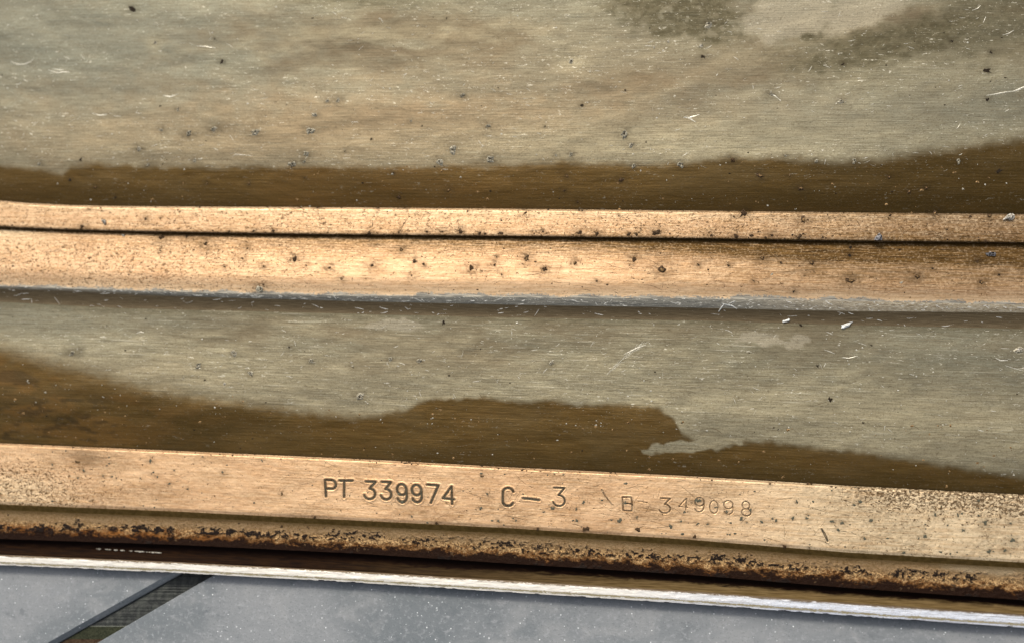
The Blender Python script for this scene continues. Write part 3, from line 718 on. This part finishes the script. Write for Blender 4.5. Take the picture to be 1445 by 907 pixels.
# tiny specks past counting: joined per part
def specks(pname, count, region, kinds, rmin, rmax, seed, keep=None):
    r = random.Random(seed)
    VV, FF = [], []
    a, b, _ = SEG[pname]
    tries = 0
    while count > 0 and tries < 60000:
        tries += 1
        x = r.uniform(-30, 1475); t = r.uniform(*region)
        y = float(a(x) + t * (b(x) - a(x)))
        if y < -20: continue
        if keep and r.random() > keep(x, y, t): continue
        count -= 1
        _, z = None, float(seg_z(pname, np.array(x), np.array(y)))
        p = unproject(x, y, z)
        R_ = (rmin + (rmax - rmin) * r.random() ** 3) * PXMM
        n = 6; base = len(VV)
        VV.append((p[0], p[1], p[2] + R_ * .45))
        st = r.uniform(.7, 1.8); ph = r.uniform(0, 1)
        for i in range(n):
            q = R_ * r.uniform(.6, 1.3)
            VV.append((p[0] + q * st * math.cos(ph + i * 1.0472), p[1] + q * math.sin(ph + i * 1.0472), p[2] - .03))
        for i in range(n): FF.append((base, base + 1 + i, base + 1 + (i + 1) % n))
    if not FF: return
    me = mesh_np('speck_scatter', np.array(VV), np.array(FF), [kinds], None, False)
    obj('speck_scatter', me, parts[pname], kind='stuff')
cl = lambda sx, sy, seed, lo=.4, hi=.65: (lambda x, y, t: float(sstep(lo, hi, fbm(np.array(x / sx), np.array(y / sy), seed))))
specks('upper_panel', 150, (.6, 1), M_hole, .5, 1.8, 1)
specks('upper_panel', 420, (.6, 1), M_scr, .4, 1.6, 2, cl(70, 30, 5))
specks('upper_panel', 170, (.9, 1), M_gold, .6, 2.4, 3)
specks('upper_ledge', 260, (.02, .98), M_nod, .4, 1.6, 4)
specks('upper_ledge', 110, (.82, 1.0), M_nod, .6, 2.4, 41)
specks('upper_ledge', 70, (.0, .12), M_nod, .6, 2.2, 42)
specks('rolled_bead', 330, (.04, .98), M_nod, .4, 1.7, 5)
specks('lower_panel', 120, (.02, .98), M_hole, .5, 1.7, 6)
specks('lower_panel', 420, (.02, .75), M_scr, .4, 1.5, 7, cl(70, 20, 6))
specks('lower_panel', 260, (.6, .98), M_gold, .5, 2.2, 8)
specks('lower_panel', 130, (.55, .98), M_scr, .4, 1.3, 81)
specks('stamped_flange', 420, (.03, .98), M_green, .5, 2.2, 9, lambda x, y, t: .25 + .75 * t)
specks('stamped_flange', 260, (.02, .5), M_nod, .4, 1.7, 91, lambda x, y, t: float(sstep(1100, 1400, np.array(x))))
specks('stamped_flange', 200, (.0, .05), M_nod, .5, 2.0, 92)
specks('rebate', 420, (.1, .9), M_nod, .6, 2.4, 10, cl(30, 10, 7))

# ------------------------------------------------------------------ scratches: thin lifted burrs and cut lines
def ribbon(paths, mat, name, parent, lift=.02, kind=None):
    """paths: list of (points px, half width px); raised ridge following the sheet"""
    VV, FF = [], []
    for pts, hw in paths:
        pts = np.asarray(pts, float)
        P = []
        for q in pts:
            _, p = surf_point(q[0], q[1]); P.append(p)
        P = np.array(P)
        d = np.gradient(P[:, :2], axis=0); L = np.hypot(d[:, 0], d[:, 1]) + 1e-9
        nrm = np.stack([-d[:, 1] / L, d[:, 0] / L], -1)
        n = len(P); base = len(VV)
        for k in range(n):
            u = k / (n - 1)
            w = (hw if np.isscalar(hw) else hw[k]) * PXMM * (.25 + .75 * math.sin(math.pi * min(max(u, .04), .96)) ** .5)
            VV.append((*(P[k, :2] + nrm[k] * w), P[k, 2] - .01)); VV.append((*P[k, :2], P[k, 2] + lift)); VV.append((*(P[k, :2] - nrm[k] * w), P[k, 2] - .01))
        for k in range(n - 1):
            for c in range(2):
                q = base + 3 * k + c
                FF.append((q, q + 3, q + 4, q + 1))
    me = mesh_np(name, np.array(VV), np.array(FF), [mat], None, False)
    o = obj(name, me, parent)
    if kind: o['kind'] = kind
    return o
def rand_strokes(pname, count, region, lmin, lmax, hmin, hmax, angs, seed, keep=None):
    r = random.Random(seed); out = []; a, b, _ = SEG[pname]; tr = 0
    while len(out) < count and tr < 40000:
        tr += 1
        x = r.uniform(-30, 1475); t = r.uniform(*region); y = float(a(x) + t * (b(x) - a(x)))
        if y < -15: continue
        if keep and r.random() > keep(x, y, t): continue
        L = lmin + (lmax - lmin) * r.random() ** 2.5; an = r.gauss(*angs) if r.random() < .75 else r.uniform(-1.4, 1.4); bend = r.uniform(-.5, .5)
        p = [(x, y)]
        for k in range(4):
            an += bend / 3
            p.append((p[-1][0] + L / 4 * math.cos(an), p[-1][1] + L / 4 * math.sin(an)))
        if seg_at(*p[0]) != pname or seg_at(*p[-1]) != pname: continue
        out.append((p, r.uniform(hmin, hmax)))
    return out
def hand(pts, hw): return (np.array(pts, float), hw)
up = rand_strokes('upper_panel', 420, (.6, .93), 2, 11, .2, .62, (0, .3), 21, cl(70, 26, 9, .45, .6))
up += [hand([(15, 87), (24, 91), (34, 91), (44, 87), (48, 82)], .9), hand([(68, 99), (80, 103), (90, 102), (99, 102)], .9), hand([(75, 97), (83, 99), (90, 99)], .8),
       hand([(277, 65), (290, 66), (304, 68)], 1.0), hand([(327, 222), (332, 218), (344, 219), (356, 220)], .6), hand([(295, 44), (297, 50)], .8),
       hand([(964, 166), (974, 166), (987, 162)], 1.2), hand([(966, 165), (974, 168), (982, 173)], 1.0), hand([(1088, 133), (1094, 136), (1102, 143)], 1.1),
       hand([(1392, 135), (1405, 133), (1420, 130), (1433, 129)], 1.1), hand([(1430, 129), (1438, 126), (1450, 121)], 1.6), hand([(280, 40), (284, 42)], .8),
       hand([(130, 160), (140, 163), (151, 162)], 1.0), hand([(230, 135), (240, 137), (252, 133)], .9), hand([(1415, 50), (1424, 47), (1431, 43)], .8), hand([(1372, 15), (1380, 12), (1384, 8)], .9)]
ribbon(up, M_scr, 'scratch_marks', parts['upper_panel'], kind='stuff')
lo = rand_strokes('lower_panel', 340, (.02, .72), 2, 12, .2, .55, (0.03, .15), 22, lambda x, y, t: (1.0 if y < sky_sheen_l(x) - 6 else 0.0) * (.25 + .75 * float(sstep(.45, .6, fbm(np.array(x / 80), np.array(y / 18), 10)))))
for k in range(26):      # feathered scuff
    u = k / 25; cx, cy = 858 + 50 * u, 528 - 42 * u ** .8
    L = random.uniform(5, 15); an = random.uniform(-1.2, -.2)
    lo.append(hand([(cx - 3, cy + random.uniform(-4, 4)), (cx + L * .4 * math.cos(an), cy + L * .4 * math.sin(an)), (cx + L * math.cos(an), cy + L * math.sin(an))], .35))
lo.append(hand([(880, 500), (896, 492), (912, 486)], .6))
lo += [hand([(1405, 505), (1412, 508), (1422, 508)], 1.0), hand([(1418, 515), (1430, 519), (1445, 523)], .5), hand([(1163, 493), (1172, 496), (1178, 499)], .7),
       hand([(1188, 504), (1198, 505), (1210, 502)], .9), hand([(192, 470), (198, 468), (203, 469)], .8), hand([(1380, 606), (1388, 608)], 1.2)]
ribbon(lo, M_scr, 'scratch_marks', parts['lower_panel'], kind='stuff')
ribbon(rand_strokes('lower_panel', 40, (.05, .7), 6, 26, .25, .5, (-.08, .12), 23), M_scrd, 'dark_scratches', parts['lower_panel'], kind='stuff')
rim = rand_strokes('bead_rim', 190, (.0, .95), 3, 14, .2, .65, (.03, .2), 24)
ribbon(rim, M_scr2, 'scratch_marks', parts['bead_rim'], .03, kind='stuff')
und = rand_strokes('bead_underside', 85, (.05, .95), 3, 14, .2, .6, (.03, .12), 25)
ribbon(und, M_scr2, 'scratch_marks', parts['bead_underside'], kind='stuff')
ribbon([hand([(564, 327), (570, 316), (578, 305)], .7), hand([(524, 322), (526, 317), (526, 312)], 1.0)], M_scrd, 'dark_scratches', parts['upper_ledge'])
cp = rand_strokes('rolled_bead', 190, (.02, .9), 4, 34, .2, .45, (.02, .04), 26)
ribbon(cp, M_scrd, 'dark_scratches', parts['rolled_bead'], kind='stuff')
ribbon(rand_strokes('stamped_flange', 200, (.05, .9), 5, 40, .2, .4, (.05, .05), 27, lambda x, y, t: 1.0 if 380 < x < 1150 else .2), M_scrd, 'dark_scratches', parts['stamped_flange'], kind='stuff')
ribbon(rand_strokes('upper_ledge', 110, (.1, .95), 5, 40, .2, .4, (.01, .03), 28), M_scrd, 'dark_scratches', parts['upper_ledge'], kind='stuff')
# bright dashes where the channel wall has been rubbed
ribbon([hand([(136 + a, 773.5 + a * .065), (136 + a + l / 2, 773.8 + (a + l / 2) * .065), (136 + a + l, 773.5 + (a + l) * .065)], 1.1) for a, l in ((0, 7), (12, 9), (25, 5), (34, 6), (46, 5), (54, 14), (70, 22))],
       M_pale, 'rubbed_spots', parts['dark_channel'], .1)

# ------------------------------------------------------------------ the stamped characters: dark residue lying in each groove
M_ink = simple('dark stamped groove', (.050, .045, .032), (.125, .105, .064), .5, .25, 6)
M_ink2 = simple('shallow stamped groove', (.13, .095, .058), (.48, .335, .19), .45, .35, 4)
FACE = {'P': 'stamped_letter', 'T': 'stamped_letter', 'C': 'stamped_letter', 'B': 'stamped_letter', '-': 'stamped_dash'}
NAMES = {'P': 'letter P', 'T': 'letter T', 'C': 'letter C', 'B': 'letter B', '-': 'dash'}
for ch, x0, x1, y0, y1, w in CHARS:
    VV, FF = [], []
    for s in char_strokes(ch, x0, x1, y0, y1):
        z = seg_z('stamped_flange', s[:, 0], s[:, 1]) - .10
        P = unproject(s[:, 0], s[:, 1], z)
        d = np.gradient(P[:, :2], axis=0); L = np.hypot(d[:, 0], d[:, 1]) + 1e-9
        nrm = np.stack([-d[:, 1] / L, d[:, 0] / L], -1)
        base = len(VV); n = len(P)
        dep = vnoise(s[:, 0] / 5 + 7 * x0, s[:, 1] / 6, 3)
        for k in range(n):
            hw = (.38 + .62 * w) * PXMM * random.uniform(.85, 1.1) * (1.2 if ch == '-' else 1)
            hw *= (.62 + .7 * dep[k]) if w > .75 else max(.12, 2.2 * (dep[k] - .28))
            VV += [(*(P[k, :2] + nrm[k] * hw), P[k, 2] + .085), (*P[k, :2], P[k, 2] + .0), (*(P[k, :2] - nrm[k] * hw), P[k, 2] + .085)]
        for k in range(n - 1):
            for c in range(2):
                q = base + 3 * k + c; FF.append((q, q + 3, q + 4, q + 1))
    me = mesh_np('stamped_digit', np.array(VV), np.array(FF), [M_ink if w > .75 else M_ink2], None, True)
    o = obj(FACE.get(ch, 'stamped_digit'), me, parts['stamped_flange'])
    if w < .75: o['label'] = 'faint shallow ' + NAMES.get(ch, 'digit ' + ch) + ' of the half erased number'
for s, nm in ((slit, 'punch_mark'), (slit2, 'punch_mark')):
    side = np.array([1.6, -.9])
    ring = np.concatenate([s + side * np.sin(np.linspace(0, 1, 4) * np.pi)[:, None], (s - side * np.sin(np.linspace(0, 1, 4) * np.pi)[:, None])[::-1]])
    ring = np.concatenate([ring, ring[:1]])
    ribbon([(ring, .8)], M_ink if nm and s is slit2 else M_ink2, nm, parts['stamped_flange'], .02)

# ------------------------------------------------------------------ loose bits lying on the moulding
def chunk(name, px, py, rx, ry, rz, ang, mat, label, cat, seed, box=False, group=None):
    r = random.Random(seed)
    n, p = surf_point(px, py)
    VV, FF = [], []
    m = 10
    levels = [(.82, 0), (1.0, .45), (.86, .85), (.45, 1.0)]
    jag = [r.uniform(.5, 1.35) for _ in range(m)]
    for rad, z in levels:
        for i in range(m):
            a = 2 * math.pi * i / m; q = rad * jag[i] * r.uniform(.75, 1.25)
            x = math.cos(a); y = math.sin(a)
            if box: x = math.copysign(abs(x) ** .5, x); y = math.copysign(abs(y) ** .5, y)
            VV.append((x * q * rx * PXMM * .8, y * q * ry * PXMM * .8, z * rz * PXMM * r.uniform(.55, 1.25) if z else -.02))
    top = len(VV); VV.append((0, 0, rz * PXMM))
    for k in range(3):
        for i in range(m):
            a, b = k * m + i, k * m + (i + 1) % m
            FF += [(a, b, b + m), (a, b + m, a + m)]
    for i in range(m): FF.append((3 * m + i, 3 * m + (i + 1) % m, top))
    me = mesh_np(name, np.array(VV), np.array(FF), [mat], None, False)
    o = obj(name, me); o.location = Vector(p) * MM; o.rotation_euler = (0, 0, ang)
    o['label'] = label; o['category'] = cat
    if group: o['group'] = group
    return o
M_white = simple('white flake', (.74, .73, .66), (.86, .85, .80), .4, .0, 4)
chunk('paint_flake', 1194, 459.5, 10, 3.4, 3.2, .28, M_white, 'largest white flake, a slanting sliver lying just under the scuffed rim on the right', 'flake', 1, True, 'white flakes under the rim')
chunk('paint_flake', 1109, 452.5, 5.5, 2.4, 2.2, .35, M_white, 'small white flake under the rim, to the left of the larger sliver', 'flake', 2, True, 'white flakes under the rim')
chunk('grit_crumb', 147.5, 313.5, 4.6, 5.2, 4, .5, M_pale, 'pale pinkish crumb stuck on the left end of the narrow golden ledge', 'crumb', 3)
chunk('grit_crumb', 1240, 334, 7.5, 6, 6, .2, M_blue, 'large blue grey crystalline crumb on the edge of the narrow ledge at right', 'crumb', 4)
chunk('grit_crumb', 1424, 307.5, 8, 5, 5, .4, M_pale, 'glinting whitish crumb at the far right end of the narrow ledge', 'crumb', 5)
chunk('grit_crumb', 1397, 358.5, 7, 4.4, 4, -.1, M_blue, 'pale grey star shaped crumb on the dark right end of the copper bead', 'crumb', 6)
chunk('grit_crumb', 174, 332.5, 4.5, 2.6, 2.6, -.5, M_pale, 'small pale crumb at the top of the copper bead, left of the black nodules', 'crumb', 7)
# white fibre with a forked end on the rim
fo = ribbon([hand([(1014, 440), (1018, 434), (1022, 429)], .9), hand([(1018, 428), (1026, 430), (1034, 432), (1040, 436)], .8), hand([(1026, 430), (1032, 427), (1038, 425)], .6)], M_white, 'lint_fibre', None, .12)
fo['label'] = 'forked white fibre lying across the scuffed rim right of centre'; fo['category'] = 'fibre'

# ------------------------------------------------------------------ bench top: two plates with a slot between them, a dark strip in the slot
ZB = -6.9
def at(px, py, z=ZB): return np.array(unproject(px, py, z))
A0, A1 = at(78.8, 906.5), at(248.9, 810.7)      # slot, upper left lip
B0, B1 = at(137, 906.5), at(300, 811.5)         # slot, lower right lip
def ext(a, b, k0, k1): d = b - a; return a - d * k0, b + d * k1
A0, A1 = ext(A0, A1, 14, 10); B0, B1 = ext(B0, B1, 14, 10)
# bring both lips to the same end lines
dirv = (A1 - A0) / np.linalg.norm(A1 - A0); nv = np.array([-dirv[1], dirv[0], 0])     # towards the upper left
S = 450
def plate(name, edge0, edge1, side):
    d = (edge1 - edge0); d = d / np.linalg.norm(d); n = np.array([-d[1], d[0], 0]) * side
    cdep, cw = (.9, .8) if side > 0 else (.12, .12)
    prof = [(S, 0), (S * .3, 0), (60, 0), (20, 0), (6, 0), (2.0, 0), (cw, 0), (0, -cdep), (0, -5)]
    us = np.linspace(-.2, 1.2, 60)
    V = []
    for off, z in prof:
        for u in us:
            p = edge0 + (edge1 - edge0) * u + n * off; V.append((p[0], p[1], ZB + z))
    V = np.array(V); nr, nc = len(prof), len(us)
    i = np.arange(nr * nc).reshape(nr, nc)
    Q = np.stack([i[:-1, :-1], i[1:, :-1], i[1:, 1:], i[:-1, 1:]], -1).reshape(-1, 4)
    if side < 0: Q = Q[:, ::-1]
    Q = Q[:, ::-1]
    me = mesh_np(name, V, Q, [M_bench], None, False)
    return obj(name, me, None, kind='structure')
c0, c1 = A0 - nv * .0, A1 - nv * .0
plate('bench_top', A0, A1, 1)
plate('bench_top', B0, B1, -1)

strip = bpy.data.objects.new('slot_strip', None); strip.empty_display_size = .01
strip.location = Vector(at(180, 872, ZB - 5)) * MM; link(strip)
strip['label'] = 'dark textured strip lying in the diagonal slot of the grey bench'; strip['category'] = 'strip'
def bar_mat():
    g = G('dark ribbed rubber')
    fn = g.noise((2.6, 2.6, 3), 3, .65); b = g.noise((.9, .35, 1), 4, .65, (4, 4, 0), dist=.5)
    col = g.mix(g.rng(b, .4, .62), (.010, .012, .010), (.038, .042, .034))
    col = g.mix(g.rng(fn, .55, .75, 0, .4), col, (.08, .085, .07))
    return g.done(col, .6, .1, g.add(fn, b), .1, .7)
M_bar = bar_mat()
M_olive = simple('olive painted end', (.020, .023, .012), (.045, .048, .026), .5, .1, 3)
M_rusty = simple('rusty end', (.035, .018, .009), (.080, .052, .030), .7, .1, 3)
M_cut = simple('pale cut line', (.12, .125, .10), (.20, .205, .17), .6, .1, 4)
L = np.linalg.norm(A1 - A0)
def bar(name, u0, u1, ztop, mat, ribs=False):
    """one length of the strip, from u0 to u1 along the slot (photo x of its upper lip)"""
    k0 = (u0 - 78.8) / 170.1; k1 = (u1 - 78.8) / 170.1
    f0, f1 = (k0 + 14) / 25, (k1 + 14) / 25
    n = max(2, int((u1 - u0) / (2.0 if ribs else 20)))
    n = min(n, 240)
    V = []
    for i in range(n + 1):
        fr = f0 + (f1 - f0) * i / n
        a = A0 + (A1 - A0) * fr; b = B0 + (B1 - B0) * fr
        zz = ztop + ((.09 * (fbm(np.array(i * .55), np.array(.3), 7) - .5) * 2) if ribs else 0)
        a2 = a + (b - a) * .03; b2 = b - (b - a) * .0
        for p, z in ((a2, ZB - 4.9), (a2, ZB + zz), (a2 + (b2 - a2) * .35, ZB + zz + (.1 if ribs else 0)), (b2 - (b2 - a2) * .02, ZB + zz), (b2 - (b2 - a2) * .02, ZB - 4.9)):
            V.append((p[0], p[1], z))
    V = np.array(V); i = np.arange(len(V)).reshape(n + 1, 5)
    Q = np.stack([i[:-1, :-1], i[1:, :-1], i[1:, 1:], i[:-1, 1:]], -1).reshape(-1, 4)
    return obj(name, mesh_np(name, V, Q[:, ::-1], [mat], None, False), strip)
bar('rubber_length', 121.5, 420, -1.3, M_bar, True)
bar('cut_line', 119.5, 121.5, -1.15, M_cut)
bar('olive_length', 88, 119.5, -1.2, M_olive)
bar('rusty_end', -60, 88, -1.25, M_rusty)
